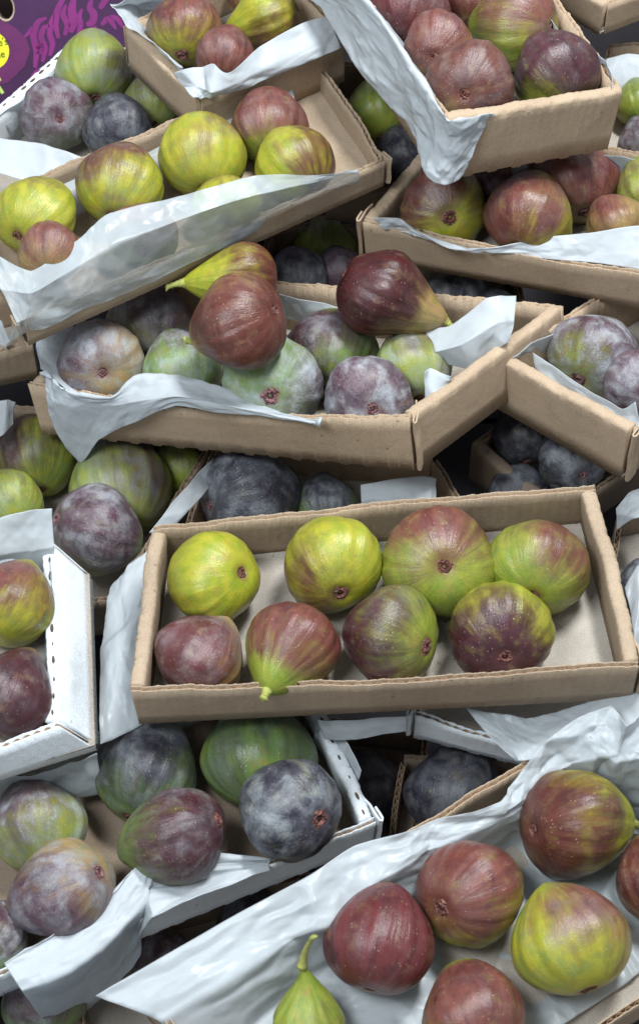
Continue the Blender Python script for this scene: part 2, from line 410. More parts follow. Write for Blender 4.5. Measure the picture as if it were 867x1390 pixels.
            for o2 in (-.00012, .00012):
                rows += [bb + inn * (off + o2), pp + inn * (off + o2)]
            q = np.stack([rows[0], rows[1], rows[3], rows[2]], 1)
            v, f = sweep(q)
            mesh_obj('fluting', v - np.array(s.root['_o']), f, mats[2], wo, loc=1)
    def flap(s, i, mats, seed):
        """Folded board loop at rim corner i: a doubled strip that turns back on itself."""
        P, Bc = s.R[i], s.B[i]; n = s.n
        o1 = s.out[i - 1]; o2 = s.out[i]                    # outward normals of the two walls that meet here
        if i in (0, 2): o1, o2 = o2, o1
        d = o2 if i == 1 else (s.out[3] if i == 0 else (s.out[1] if i == 2 else s.out[3])); a = -(s.out[0] if i in (0, 1) else s.out[2])
        path = [(-.001, .016), (.0010, .010), (.0014, .004), (.0020, .0004), (.0031, -.0003), (.0038, .0010), (.0036, .004), (.0030, .008)]
        tin = .0011
        pts = np.array(path); tang = np.gradient(pts, axis=0); nr = np.stack([-tang[:, 1], tang[:, 0]], 1); nr /= np.linalg.norm(nr, axis=1)[:, None]
        parts = []
        for sg in (1, ):
            A = pts + nr * tin / 2; Bq = pts - nr * tin / 2
            zs = np.linspace(.06, .97, 5); cols = []
            for z in zs:
                c0 = Bc * (1 - z) + P * z
                jit = .0003 * math.sin(z * 9 + seed)
                cols.append([c0 + d * (q[0] + jit) + a * q[1] for q in A] + [c0 + d * (q[0] + jit) + a * q[1] for q in Bq[::-1]])
            parts.append(sweep(np.array(cols)))
        v, f = join(parts)
        mesh_obj('corner_flap', v, f, mats[0], s.root, smooth=False)
    def pt(s, x, y, wv):                                   # pixel on the plane w metres above the tray floor
        return hit(x, y, s.p0 - s.n * (s.H - .0045) + s.n * wv, s.n)
    def rimpt(s, x, y, wv=0): return hit(x, y, s.p0 + s.n * wv, s.n)
    def wallpt(s, i, x, y, off):                           # pixel on the plane of wall i, off metres outside it
        o = norm(np.cross(s.R[(i + 1) % 4] - s.R[i], s.R[i] - s.B[i]))
        if np.dot(o, s.out[i]) < 0: o = -o
        p = hit(x, y, s.R[i] + o * off, o)
        for _ in range(2):
            e_ = s.R[(i + 1) % 4] - s.R[i]; u = min(max(np.dot(p - s.R[i], e_) / np.dot(e_, e_), 0), 1)
            p = hit(x, y, s.R[i] + o * (off + s.bow[i] * math.sin(math.pi * u)), o)
        return p

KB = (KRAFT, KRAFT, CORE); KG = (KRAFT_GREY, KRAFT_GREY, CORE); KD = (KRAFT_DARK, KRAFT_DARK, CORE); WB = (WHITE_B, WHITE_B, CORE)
TR = {}
def tray(key, *a, **k): TR[key] = Tray(key, *a, **k)
G_LOW = 'trays half buried under the heap'
tray('A', [(176, 938), (868, 903), (808, 657), (207, 715)], .075, 7, 2, .036, 'open grey-brown cardboard tray of eight unlined figs', mats=KG, folded=(1, 3), flaps=(1,), bow={0: .003})
tray('B', [(37, 521), (556, 568), (765, 415), (225, 370)], .050, -8, 7, .036, 'brown tray of frosty figs with white paper folded over its corner', mats=KB, folded=(1, 3), nib=(0,), flaps=(1,), bow={0: .009})
tray('C', [(32, 437), (523, 218), (432, 84), (-48, 282)], .085, 4, 0, .0190, 'long brown tray with a see-through sheet over green figs', mats=KG, floor=KRAFT_GREY, flaps=(0, 1))
tray('D', [(674, 485), (854, 585), (1060, 450), (880, 365)], .062, -1, 1, .038, 'brown tray whose corner juts against the tray with white folded paper', mats=KB, folded=(0, 2), flaps=(1,))
tray('E', [(609, 163), (846, 122), (651, -138), (409, -127)], .125, 0, -5, .040, 'brown tray of rosy figs lying crosswise on another tray, paper hanging off', mats=KB, folded=(0, 2), nib=(0,))
tray('F', [(491, 300), (1075, 401), (1160, 255), (605, 165)], .070, 2, 5, .030, 'brown tray of rosy figs underneath the crosswise one', mats=KB, folded=(3,), flaps=(0,), bow={0: .005})
tray('G', [(-300, 1120), (82, 985), (75, 737), (-300, 830)], .070, 7, 1, .024, 'white coated tray of two figs with its end wall splayed outwards', mats=WB, folded=(1,), bottom=[(-290, 1150), (134, 1018), (126, 782), (-280, 850)], flaps=())
tray('H', [(-170, 1390), (511, 1115), (402, 894), (-270, 1150)], .020, 7, -2, .030, 'white coated tray of dark frosty figs with ragged brown rim', mats=WB, floor=KRAFT_DARK, folded=(1,), nib=(0,), flaps=(1,))  # floor colour carries the shade between the figs
tray('I', [(190, 1345), (430, 1640), (1070, 1230), (830, 967)], .055, 7, 0, .038, 'tray of large rosy figs wrapped in crumpled white paper', mats=KB)
tray('L', [(120, 330), (-90, 225), (108, 45), (330, 130)], .035, 5, 1, .034, 'white tray with dotted rim standing against the purple carton', mats=WB, folded=(1,), nib=(1,))
tray('M', [(272, 135), (470, 55), (370, -60), (167, 36)], .080, 4, -1, .030, 'brown tray with bulging paper leaning on the white dotted-rim tray', mats=KB, folded=(3,))
tray('J', [(562, 972), (840, 1045), (900, 900), (600, 850)], .015, 6, 0, .024, 'white tray with brown fluted edge peeping out under the eight-fig tray', mats=WB, nib=(0,), group=G_LOW, flaps=(0,))
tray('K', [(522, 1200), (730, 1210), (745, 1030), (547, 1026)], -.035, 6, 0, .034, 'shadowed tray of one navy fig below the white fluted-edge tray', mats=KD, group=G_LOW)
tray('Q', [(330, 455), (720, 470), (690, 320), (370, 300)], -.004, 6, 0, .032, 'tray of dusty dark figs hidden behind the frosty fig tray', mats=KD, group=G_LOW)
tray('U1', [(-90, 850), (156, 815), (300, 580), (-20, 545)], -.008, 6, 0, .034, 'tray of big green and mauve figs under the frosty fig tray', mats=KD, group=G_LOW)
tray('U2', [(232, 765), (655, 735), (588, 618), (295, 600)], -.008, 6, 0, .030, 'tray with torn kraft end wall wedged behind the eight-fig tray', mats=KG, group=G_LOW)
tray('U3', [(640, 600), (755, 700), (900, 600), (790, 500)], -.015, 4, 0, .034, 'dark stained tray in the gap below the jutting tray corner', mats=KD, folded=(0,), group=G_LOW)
tray('O', [(800, 235), (1010, 250), (1000, 60), (825, 60)], .035, 6, 0, .030, 'paper lined tray of small figs beside the crosswise tray', mats=KB, group=G_LOW)
tray('N', [(730, -45), (819, 8), (960, -45), (870, -95)], .070, 4, 0, .022, 'plain brown tray corner behind the crosswise tray', mats=KB, folded=(0,))
tray('R', [(-150, 505), (46, 466), (20, 395), (-160, 430)], .030, 4, 0, .030, 'brown tray end under the see-through sheet tray', mats=KG, group=G_LOW)
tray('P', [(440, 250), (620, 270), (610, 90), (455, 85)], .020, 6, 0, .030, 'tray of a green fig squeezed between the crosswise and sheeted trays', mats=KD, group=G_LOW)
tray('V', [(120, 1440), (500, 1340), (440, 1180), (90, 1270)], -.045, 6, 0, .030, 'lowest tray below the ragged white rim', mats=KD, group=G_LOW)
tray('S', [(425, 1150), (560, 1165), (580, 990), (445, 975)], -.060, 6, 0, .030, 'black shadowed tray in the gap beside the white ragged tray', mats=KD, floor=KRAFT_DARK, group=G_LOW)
tray('W', [(822, 860), (1010, 870), (1000, 660), (838, 690)], .0, 5, 0, .030, 'paper strewn tray next to the eight-fig tray', mats=KD, group=G_LOW)

# ------------------------------------------------------------------ figs
Y = (.32, .300, .026); YG = (.225, .250, .032); GR = (.135, .20, .042); DG = (.06, .095, .036); TAN = (.30, .19, .075)
RO = (.150, .047, .034); RB = (.108, .031, .020); PU = (.055, .010, .016); MA = (.052, .008, .009); NA = (.020, .017, .030); MV = (.075, .030, .046); CR = (.105, .020, .021)

def fig_mesh(seed, elong, neck):
    nt_, npn = 44, 96
    th = np.linspace(0.0, math.pi, nt_)[:, None]; ph = np.linspace(0, 2 * math.pi, npn, endpoint=False)[None, :]
    r = np.random.default_rng(seed)
    z = -np.cos(th); rad = np.sin(th)
    u = np.clip(z, 0, None)
    shp = r.uniform(-.06, .10)
    rad = rad * (1 - (.20 + shp + .42 * neck) * u ** 1.5)
    z2 = np.where(z > 0, z * (1 + .12 + shp + .62 * neck * u ** 1.5), z * (.88 - .5 * shp)) * elong
    z2 = z2 + .085 * np.exp(-(th / .20) ** 2)
    rib = np.zeros_like(ph)
    for k, a in ((9, .008), (13, .010), (17, .009), (25, .006), (5, .012)):
        rib = rib + a * np.cos(k * ph + r.random() * 6.28)
    env = np.sin(th) ** .6
    rad2 = rad * (1 + rib * env * (.7 + .6 * neck))
    x = rad2 * np.cos(ph + .06 * r.normal() * z); y = rad2 * np.sin(ph + .06 * r.normal() * z); zz = z2 + 0 * ph
    V = np.stack([x, y, zz], -1)
    lump = noise3(V, seed + 1, 9, 1.5)[..., None] * .055 + noise3(V, seed + 2, 9, 3.3)[..., None] * .014
    V = V * (1 + lump * np.minimum(1, np.sin(th) * 1.5 + .3)[..., None])
    sq = r.uniform(.95, 1.05)                                # slightly out of round
    V[..., 0] *= sq; V[..., 1] /= sq
    if neck > .3: V[..., 0] += .12 * neck * np.clip(V[..., 2], 0, None) ** 2
    V[0] = V[0].mean(0); V[-1] = V[-1].mean(0)
    verts = np.concatenate([V[0, :1], V[1:-1].reshape(-1, 3), V[-1, :1]])
    f = (grid_faces(nt_ - 2, npn, True) + 1)[:, ::-1].tolist(); last = len(verts) - 1
    for j in range(npn):
        j2 = (j + 1) % npn
        f.append([0, 1 + j, 1 + j2]); o = 1 + (nt_ - 3) * npn; f.append([last, o + j2, o + j])
    return verts, [q[::-1] for q in f], V

STEM_CACHE = {}
def stem_mesh(var, length, flare=.12):
    r = np.random.default_rng(var); n, k = 14, 10; cols = []
    bend = r.uniform(-.5, .5, 2)
    for i in range(n):
        s = i / (n - 1); rr = flare * (1 - s) ** 3 + .07 + .025 * (s > .85) + .008 * math.sin(i * 2.3)
        c = np.array([bend[0] * s * s * length, bend[1] * s * s * length, s * length])
        a = np.linspace(0, 2 * math.pi, k, endpoint=False)
        cols.append(c + np.stack([rr * np.cos(a), rr * np.sin(a), 0 * a], 1))
    return sweep(np.array(cols))
def eye_mesh(var):
    """The ostiole: a ragged rosette of small scales around a sunken centre."""
    r = np.random.default_rng(var); parts = []
    k = 11
    for q in range(2):
        for i in range(k):
            a = (i + .5 * q) / k * 6.283 + r.normal() * .08; ro = (.135 if q == 0 else .085) * r.uniform(.75, 1.15); ri = .03
            w2 = .036 * r.uniform(.7, 1.2); hz = .028 * r.uniform(.3, 1.0) + .012 * q
            d = np.array([math.cos(a), math.sin(a), 0]); t = np.array([-d[1], d[0], 0]); zv = np.array([0, 0, -1])
            P = [d * ri + t * w2 * .3 + zv * .004, d * ri - t * w2 * .3 + zv * .004, d * (ri + ro) * .55 - t * w2 + zv * hz, d * ro - t * w2 * .4 - zv * .012, d * ro + t * w2 * .4 - zv * .012, d * (ri + ro) * .55 + t * w2 + zv * hz, d * ro * .6 + zv * (hz + .01)]
            parts.append((np.array(P), [[0, 1, 6], [1, 2, 6], [2, 3, 6], [3, 4, 6], [4, 5, 6], [5, 0, 6]]))
    return join(parts)

FIGS = []
def fig(tk, cx, cy, r, eye, g, p, amt, blush, bloom, label, elong=.97, neck=.12, lift=0., stem=None, group='figs in the heap of trays'):
    """cx, cy, r: outline in photo pixels; eye, blush: directions (right, up, towards camera); lift: metres above the tray floor."""
    T = TR[tk]; rm = r / FPX
    for _ in range(3):
        c = T.pt(cx, cy, rm * .93 + .002 + lift); rm = r * depth(c) / FPX
    if stem is None and eye[2] < .25: eye = norm(np.array([eye[0] * .7, -.84, .40]))
    FIGS.append(dict(tk=tk, cx=cx, cy=cy, r=r, eye=eye, g=g, p=p, amt=amt, blush=blush, bloom=bloom, label=label, elong=elong, neck=neck, lift=lift, stem=stem, group=group, d=depth(c), d0=depth(c)))
def at(q, d=None): return CAM + ray(q['cx'], q['cy']) * (q['d'] if d is None else d)
def settle():
    """Slide figs along their line of sight until they rest on the floor, clear the walls and no longer sink into each other."""
    for it in range(120):
        for q in FIGS:
            T = TR[q['tk']]; c = at(q); rm = q['r'] * q['d'] / FPX; rv = ray(q['cx'], q['cy'])
            mv = 0.0
            fl = np.dot(c - (T.p0 - T.n * (T.H - .0045)), T.n) - rm * .86          # height over the floor
            if fl < 0: mv += .6 * fl / -np.dot(rv, T.n)
            for i in range(4):
                u = np.dot(c - T.R[i], T.R[(i + 1) % 4] - T.R[i]) / np.dot(T.R[(i + 1) % 4] - T.R[i], T.R[(i + 1) % 4] - T.R[i])
                gap = np.dot(T.R[i] - c, T.out[i]) - .003 + T.bow[i] * math.sin(math.pi * min(max(u, 0), 1)) - rm * .95
                hw = np.dot(c - T.c, T.n)
                if gap < 0 and hw < rm * .8:
                    k = -np.dot(rv, T.out[i])
                    if abs(k) > .25: mv += .35 * max(min(-gap / k, .004), -.004)
            q['d'] += mv
        for i in range(len(FIGS)):
            a = FIGS[i]
            for j in range(i):
                b = FIGS[j]
                if abs(a['cx'] - b['cx']) + abs(a['cy'] - b['cy']) > 260: continue
                ca, cb = at(a), at(b); s_ = (a['r'] * a['d'] + b['r'] * b['d']) / FPX * .93; dd = np.linalg.norm(ca - cb)
                if dd < s_:
                    near, far = (a, b) if a['cy'] + a['lift'] * -4000 * 0 > b['cy'] else (b, a)
                    if a['lift'] > b['lift'] + .01: near, far = a, b
                    if b['lift'] > a['lift'] + .01: near, far = b, a
                    st = .25 * (s_ - dd); near['d'] -= st; far['d'] += st
        for q in FIGS: q['d'] = min(max(q['d'], q['d0'] - .016), q['d0'] + .012)
def build_figs():
    for n_, q in enumerate(FIGS):
        T = TR[q['tk']]; seed = 101 + n_ * 13; c = at(q); rm = q['r'] * q['d'] / FPX; eye = q['eye']
        zax = Vector(-camdir(eye)); ref = Vector((0.3, .5, .81)); xax = ref.cross(zax).normalized(); yax = zax.cross(xax)
        rot = Matrix((xax, yax, zax)).transposed(); rot = rot @ Matrix.Rotation(seed * 1.7 % 6.28, 3, 'Z')
        base = c - T.n * rm * .95
        rt = root('fig', base, q['label'], 'fig', q['group'])
        v, f, V = fig_mesh(seed, q['elong'], q['neck'])
        b = mesh_obj('body', v, f, FIG, rt, loc=1)
        M = Matrix.Translation(Vector(c - base)) @ rot.to_4x4() @ Matrix.Scale(rm, 4)
        b.matrix_local = M
        bdl = rot.transposed() @ Vector(camdir(q['blush']))
        b['blush'] = [float(x) for x in bdl]; b['amount'] = float(q['amt']); b['bloom'] = float(q['bloom']); b['seed'] = float(seed % 37) * 1.31
        b['green'] = [*q['g'], 1.0]; b['purple'] = [*q['p'], 1.0]
        if q['stem']:
            sv, sf = stem_mesh(seed % 5, q['stem'], .085 if q['neck'] > .3 else .10)
            sm = mesh_obj('stem', sv, sf, STEM, rt, loc=1); sm.matrix_local = M @ Matrix.Translation(Vector(V[-1, 0] - np.array([0, 0, .09])))
        if norm(np.array(eye, float))[2] > -.35:
            ev, ef = eye_mesh(seed % 7)
            em = mesh_obj('eye', ev, ef, EYE_RED if q['bloom'] > .6 else EYE, rt, loc=1, smooth=False); em.matrix_local = M @ Matrix.Translation(Vector(V[0, 0] + np.array([0, 0, .006]))) @ Matrix.Scale(1.25 + .6 * (seed % 5) / 4, 4)

# eight-fig tray
fig('A', 292, 785, 65, (.74, .17, .65), Y, RB, -.10, (-.6, -.4, .3), .02, 'bright yellow-green fig in the eight-fig tray', 1.0)
fig('A', 452, 768, 67, (.17, -.62, .76), Y, RB, .26, (-.9, -.4, .2), .05, 'yellow-green fig with upright stem and purple cheek', 1.04, .16, stem=.55)
fig('A', 594, 760, 74, (.09, -.13, .98), YG, RO, .40, (.1, .9, .2), .06, 'wide green and rosy fig with a large open eye', .92)
fig('A', 731, 773, 66, (-.22, -.60, .76), YG, RO, .32, (.6, .6, .2), .06, 'green fig flushed pink beside the end wall of its tray', 1.04, .15)
fig('A', 267, 894, 63, (-.75, -.45, -.2), TAN, CR, .86, (-.8, 0, .4), .30, 'crimson purple fig next to the bright yellow-green one', .95)
fig('A', 397, 873, 66, (.42, .64, -.64), YG, RO, .66, (.4, .8, .2), .05, 'rosy fig whose green neck bends over the tray edge', .96, .34, stem=.42)
fig('A', 537, 868, 69, (.76, -.14, .60), YG, PU, .46, (-.7, .0, .4), .10, 'dull purple fig with a broad green flank in the eight-fig tray', .95)
fig('A', 679, 861, 71, (.02, -.45, .85), Y, PU, .62, (-.4, -.7, .4), .05, 'purple fig with yellow-green shoulder in the eight-fig tray', 1.0)
# frosty tray
fig('B', 137, 493, 60, (.17, -.36, .9), TAN, MV, .55, (-.8, .5, .2), .75, 'frosty grey fig with red eye inside the folded white paper', .95)
fig('B', 203, 447, 60, (.2, .6, -.7), YG, MV, .60, (.3, .5, .2), .60, 'mauve frosty fig with ochre streaks', .98)
fig('B', 247, 505, 57, (.2, -.8, .4), GR, MV, .25, (0, .9, 0), .72, 'pale green frosty fig half behind white paper', .95)
fig('B', 370, 521, 69, (-.03, -.37, .93), GR, MV, .32, (.6, -.4, 0), .95, 'large chalky green fig under the shiny red-brown one', .95)
fig('B', 500, 543, 60, (.1, -.32, .94), TAN, MV, .85, (0, .6, .2), .90, 'chalky mauve fig resting against the tray front', .93)
fig('B', 449, 485, 60, (-.2, .3, -.9), GR, PU, .50, (-.5, .6, .2), .45, 'striped green and purple fig beneath the maroon one', 1.0)
fig('B', 560, 502, 57, (.2, .5, -.6), YG, MV, .30, (.3, .8, 0), .55, 'pale green fig at the end of the frosty fig tray', .97)
fig('B', 330, 438, 64, (.82, .25, .50), TAN, RB, .80, (.2, -.6, .5), .06, 'shiny red-brown fig lying on top of frosty figs', 1.05, .18, lift=.041, stem=.35)
fig('B', 328, 378, 52, (.95, .02, -.16), Y, RB, .46, (.8, .5, .1), .03, 'yellow-green fig with red stripes and stem, behind the red-brown one', 1.05, .62, lift=.049, stem=.50)
fig('B', 514, 398, 60, (-.80, .46, .12), TAN, MA, .92, (-.5, .3, .4), .05, 'dark maroon pear-shaped fig with yellow neck', 1.05, .75, lift=.034, stem=.34)
# sheeted tray
fig('C', 47, 297, 59, (-.3, -.5, .6), Y, RB, -.08, (0, .9, .2), .08, 'yellow fig at the end of the sheeted tray', .98)
fig('C', 162, 252, 59, (-.1, -.8, .5), Y, RB, .42, (-.2, .95, .1), .12, 'tall fig with purple crown and yellow-green base', 1.08, .15)
fig('C', 277, 214, 60, (.1, -.85, .4), Y, RO, .16, (.1, .95, .1), .10, 'plump yellow-green fig with pinkish top', 1.02, .12)
fig('C', 364, 174, 51, (.1, -.6, -.5), YG, RO, .66, (.2, .8, .3), .12, 'rosy fig against the back wall of the sheeted tray', 1.0)
fig('C', 402, 222, 54, (.8, -.3, -.3), Y, CR, .36, (.95, .1, .2), .05, 'fig half yellow half crimson behind the clear sheet', .98)
fig('C', 66, 346, 46, (0, -.6, .6), TAN, RO, .45, (.2, .6, .3), .12, 'peach coloured fig in a notch of the clear sheet', .95)
fig('C', 195, 320, 46, (0, -.6, .6), YG, RO, .60, (0, .6, .3), .10, 'rosy fig seen dimly through the clear sheet', .96)
fig('C', 308, 281, 46, (0, -.6, .6), Y, RO, .05, (0, .6, .3), .06, 'green fig seen dimly through the clear sheet', .96)
# jutting tray
fig('D', 806, 487, 62, (-.5, -.6, .5), YG, MV, .66, (.4, .7, .2), .95, 'bluish frosty fig with green patch in the jutting tray', .97)
fig('D', 868, 528, 52, (.2, -.4, .8), TAN, MV, .85, (0, .5, .4), .75, 'mauve frosty fig beside the bluish one', .96)
# crosswise tray
fig('E', 597, 66, 52, (-.25, -.50, .82), TAN, RO, .62, (-.3, .4, .4), .12, 'small rosy tan fig touching the hanging paper', 1.0)
fig('E', 704, 38, 60, (.80, -.14, .5), YG, RO, .52, (.2, .9, .2), .10, 'rosy fig with green underside in the crosswise tray', 1.0)
fig('E', 638, 117, 59, (-.25, -.43, .86), TAN, RB, .80, (.2, .5, .4), .15, 'rosy brown fig in the front corner of the crosswise tray', .96)
fig('E', 752, 101, 61, (.6, .2, -.6), YG, PU, .72, (.2, .7, .4), .15, 'dark rosy fig against the front wall of the crosswise tray', .97)
fig('E', 557, 18, 57, (-.2, .6, -.6), TAN, CR, .95, (0, .5, .4), .15, 'crimson fig leaning on the hanging paper', 1.0)
fig('E', 640, 3, 47, (-.2, .6, -.6), TAN, RB, .72, (0, .5, .4), .06, 'reddish fig deep in the crosswise tray', 1.0)
# tray underneath
fig('F', 600, 285, 61, (.16, -.38, .90), Y, RB, .60, (-.3, .75, .1), .12, 'rosy brown fig with green halo round its eye', .93)
fig('F', 718, 298, 63, (-.4, .3, -.8), Y, RO, .64, (-.5, .4, .3), .10, 'rosy fig with green cheek in the lower rosy tray', .96)
fig('F', 780, 250, 60, (.3, .3, -.8), YG, RO, .80, (.0, .6, .4), .12, 'rosy fig behind the green-cheeked one', .98)
fig('F', 675, 255, 50, (.3, .3, -.8), TAN, PU, .90, (.0, .6, .4), .10, 'dark rosy fig shaded by the crosswise tray', .98)
fig('F', 838, 309, 46, (.3, -.3, -.6), TAN, RO, .30, (-.4, .6, .4), .08, 'peach coloured fig at the paper edge of the lower rosy tray', .95)
fig('F', 878, 262, 46, (.3, .3, -.8), YG, RO, .12, (.0, .6, .4), .08, 'yellow-green fig at the paper edge of the lower rosy tray', .98)
# white splayed tray
fig('G', 13, 822, 62, (-.5, .3, .1), Y, RO, .46, (-.2, .9, .2), .06, 'rosy and yellow fig beside the splayed white wall', .98)
fig('G', 12, 950, 64, (-.5, -.3, .1), TAN, PU, .86, (.3, .3, .4), .12, 'purple-brown fig beside the splayed white wall', .98)
# white ragged tray
fig('H', 197, 1055, 70, (-.4, .4, -.6), GR, NA, .52, (-.1, .8, .3), .45, 'dark green frosty fig under the edge of the eight-fig tray', 1.03)
fig('H', 54, 1124, 67, (.3, -.6, -.4), YG, MV, .38, (-.2, .8, .3), .70, 'frosty fig with yellow-green belly', 1.0)
fig('H', 90, 1207, 67, (.78, .45, .38), TAN, MV, .66, (-.3, -.5, .3), .62, 'frosty mauve fig leaning on the draped paper', 1.14)
fig('H', 243, 1132, 66, (.84, .36, .32), GR, PU, .66, (.5, .2, .4), .26, 'purple egg-shaped fig with green tip in the ragged white tray', 1.20, .16)
fig('H', 396, 1098, 71, (.55, -.1, .6), GR, NA, .92, (.3, .3, .4), .55, 'dark navy frosty fig beside the white end wall', 1.0)
fig('H', 352, 1030, 74, (.2, .5, -.7), GR, DG, .40, (0, .9, .2), .22, 'dark green fig shaded by the eight-fig tray', 1.0)
fig('H', -8, 1275, 46, (-.2, -.5, .5), GR, MV, .6, (0, .9, .2), .75, 'small frosty mauve fig below the frosty yellow-green one', 1.0)
fig('V', 60, 1360, 62, (.3, -.5, .5), GR, MV, .6, (0, .9, .2), .6, 'frosty fig under the draped paper of the ragged tray', 1.0)
# paper wrapped tray
fig('I', 776, 1122, 78, (-.88, .02, .46), Y, RB, .64, (-.6, .0, .4), .05, 'big rosy fig with yellow shoulder and green stem', .96, .30, stem=.40)
fig('I', 635, 1212, 76, (-.66, -.18, .70), Y, RO, .66, (-.2, .5, .4), .08, 'rosy brown fig lying on the white paper', .98)
fig('I', 773, 1283, 83, (.5, -.5, -.3), Y, RO, .30, (.3, .9, .1), .16, 'large yellow-green fig with rosy top lying on white paper', .96, .0)
fig('I', 513, 1285, 72, (-.3, .3, -.6), TAN, CR, .90, (0, .7, .4), .06, 'crimson fig lying on the white paper', 1.0)
fig('I', 892, 1200, 58, (.4, .3, -.6), TAN, RB, .84, (0, .7, .4), .08, 'rosy fig touching the big stemmed one', 1.0)
fig('I', 419, 1385, 50, (-.05, -.92, -.22), YG, PU, .15, (.5, -.6, .4), .05, 'green fig with upright stem in the paper fold', 1.0, .9, stem=1.2)
fig('I', 640, 1385, 70, (.2, -.5, .5), YG, RO, .70, (0, .7, .4), .06, 'rosy fig between the crimson and the large yellow-green figs', 1.0)
# dotted-rim white tray
fig('L', 128, 97, 51, (.1, -.7, -.3), YG, MV, .16, (.8, .6, .1), .40, 'pale green fig standing before the purple carton', 1.04, .1)
fig('L', 77, 157, 50, (.25, -.32, .9), DG, MV, .80, (-.3, .6, .2), .62, 'grey frosty fig by the dotted white rim', .95)
fig('L', 160, 176, 46, (.2, .4, -.8), DG, NA, .95, (0, .6, .3), .35, 'blackish fig between grey and green figs', .97)
fig('L', 205, 142, 40, (.2, -.4, -.8), YG, MV, .15, (0, .9, .3), .30, 'green fig under the leaning brown wall', 1.0)
# bulging paper tray
fig('M', 252, 40, 53, (-.1, -.7, -.3), Y, RO, .66, (0, .85, .3), .10, 'rosy fig with green base in the bulging paper', 1.02, .1)
fig('M', 306, 80, 42, (-.2, -.3, -.6), TAN, RO, .85, (0, .6, .3), .12, 'brownish small fig in the bulging paper', .95)
fig('M', 368, 24, 47, (.80, .25, .2), Y, RB, .36, (.6, -.5, .2), .05, 'yellow-green striped fig with long stem in the bulging paper', 1.0, .45, stem=.45)
fig('M', 340, -5, 32, (-.2, -.3, -.6), TAN, RB, .60, (0, .6, .3), .05, 'orange-brown fig behind the long-stemmed one', .95)
# low trays
fig('Q', 402, 378, 42, (.2, .4, -.8), DG, NA, .85, (0, .6, .3), .55, 'dusty blue-black fig behind the striped red one', 1.0)
fig('Q', 458, 374, 40, (.2, .4, -.8), DG, MV, .85, (0, .6, .3), .40, 'dusty mauve fig behind the maroon one', 1.0)
fig('Q', 440, 338, 40, (.2, -.4, -.8), YG, GR, .2, (0, .6, .3), .10, 'green fig deep under the sheeted tray', 1.0, lift=.004)
fig('Q', 612, 410, 50, (.1, -.6, .6), DG, NA, .85, (0, .6, .3), .70, 'dusty grey-black fig beside the curled paper', 1.0)
fig('Q', 672, 425, 36, (.1, -.6, .6), DG, NA, .6, (0, .6, .3), .3, 'small dark fig deep behind the curled paper', 1.0)
fig('U1', 48, 624, 57, (.3, .4, -.6), YG, PU, .34, (-.5, .6, .3), .20, 'green fig with purple flank under the paper tip', 1.0)
fig('U1', 165, 662, 70, (.3, .5, -.6), YG, MV, .30, (.5, .6, .2), .38, 'large green frosty fig below the paper tip', 1.02)
fig('U1', 124, 718, 61, (-.6, .2, .3), GR, MV, .78, (.2, .5, .3), .65, 'mauve frosty fig above the splayed white wall', 1.0)
fig('U1', 14, 684, 47, (.2, -.4, .4), YG, PU, .10, (-.3, .7, .3), .22, 'small green fig next to the green one with purple flank', 1.0)
fig('U1', 243, 640, 40, (.2, .4, -.6), YG, PU, .05, (-.3, .7, .3), .15, 'green fig by the pale paper strip', 1.0)
fig('U2', 335, 672, 69, (-.75, -.2, .4), DG, NA, .95, (0, .6, .3), .62, 'blue-black frosty fig behind the eight-fig tray', 1.0)
fig('U2', 442, 690, 46, (.2, .4, -.6), GR, NA, .5, (0, .6, .3), .4, 'dull green fig behind the upright stem', 1.0)
fig('U3', 708, 596, 44, (.2, .4, -.6), DG, NA, .9, (0, .6, .3), .35, 'black fig in the dark gap below the jutting tray', 1.0)
fig('U3', 775, 625, 48, (.2, -.4, .6), DG, NA, .9, (0, .6, .3), .65, 'dusty black fig in the dark gap below the jutting tray', 1.0)
fig('P', 512, 158, 46, (.2, -.6, -.6), YG, GR, .2, (0, .6, .3), .1, 'green fig between the sheeted tray and the hanging paper', 1.05)
fig('P', 545, 212, 38, (.2, .4, -.6), DG, NA, .9, (0, .6, .3), .3, 'dark fig below the hanging paper', 1.0)
fig('O', 866, 142, 34, (.2, -.6, -.6), YG, GR, .2, (0, .6, .3), .1, 'green fig beside the crosswise tray wall', 1.0)
fig('O', 872, 196, 34, (.2, .4, -.6), GR, MV, .7, (0, .6, .3), .6, 'dusty grey fig beside the crosswise tray wall', 1.0)
fig('K', 616, 1082, 66, (-.4, .1, -.6), DG, NA, .95, (0, .6, .3), .25, 'navy fig in deep shadow below the white fluted edge', 1.05)
fig('V', 345, 1262, 52, (.2, .4, -.6), DG, NA, .95, (0, .6, .3), .25, 'dark purple fig under the ragged rim', 1.0)
fig('V', 226, 1312, 46, (.2, .4, -.6), GR, MV, .5, (0, .6, .3), .5, 'greenish fig under the ragged rim', 1.0)
fig('S', 500, 1075, 50, (.2, .4, -.6), DG, NA, .95, (0, .6, .3), .12, 'black fig sunk in the gap beside the white ragged tray', 1.0)
fig('U3', 705, 668, 42, (.2, -.4, .6), DG, NA, .9, (0, .6, .3), .45, 'dusty black fig against the stained tray wall', 1.0)
fig('W', 872, 800, 36, (.2, .4, -.6), DG, NA, .9, (0, .6, .3), .6, 'dusty dark fig beside the end of the eight-fig tray', 1.0)

settle(); build_figs()

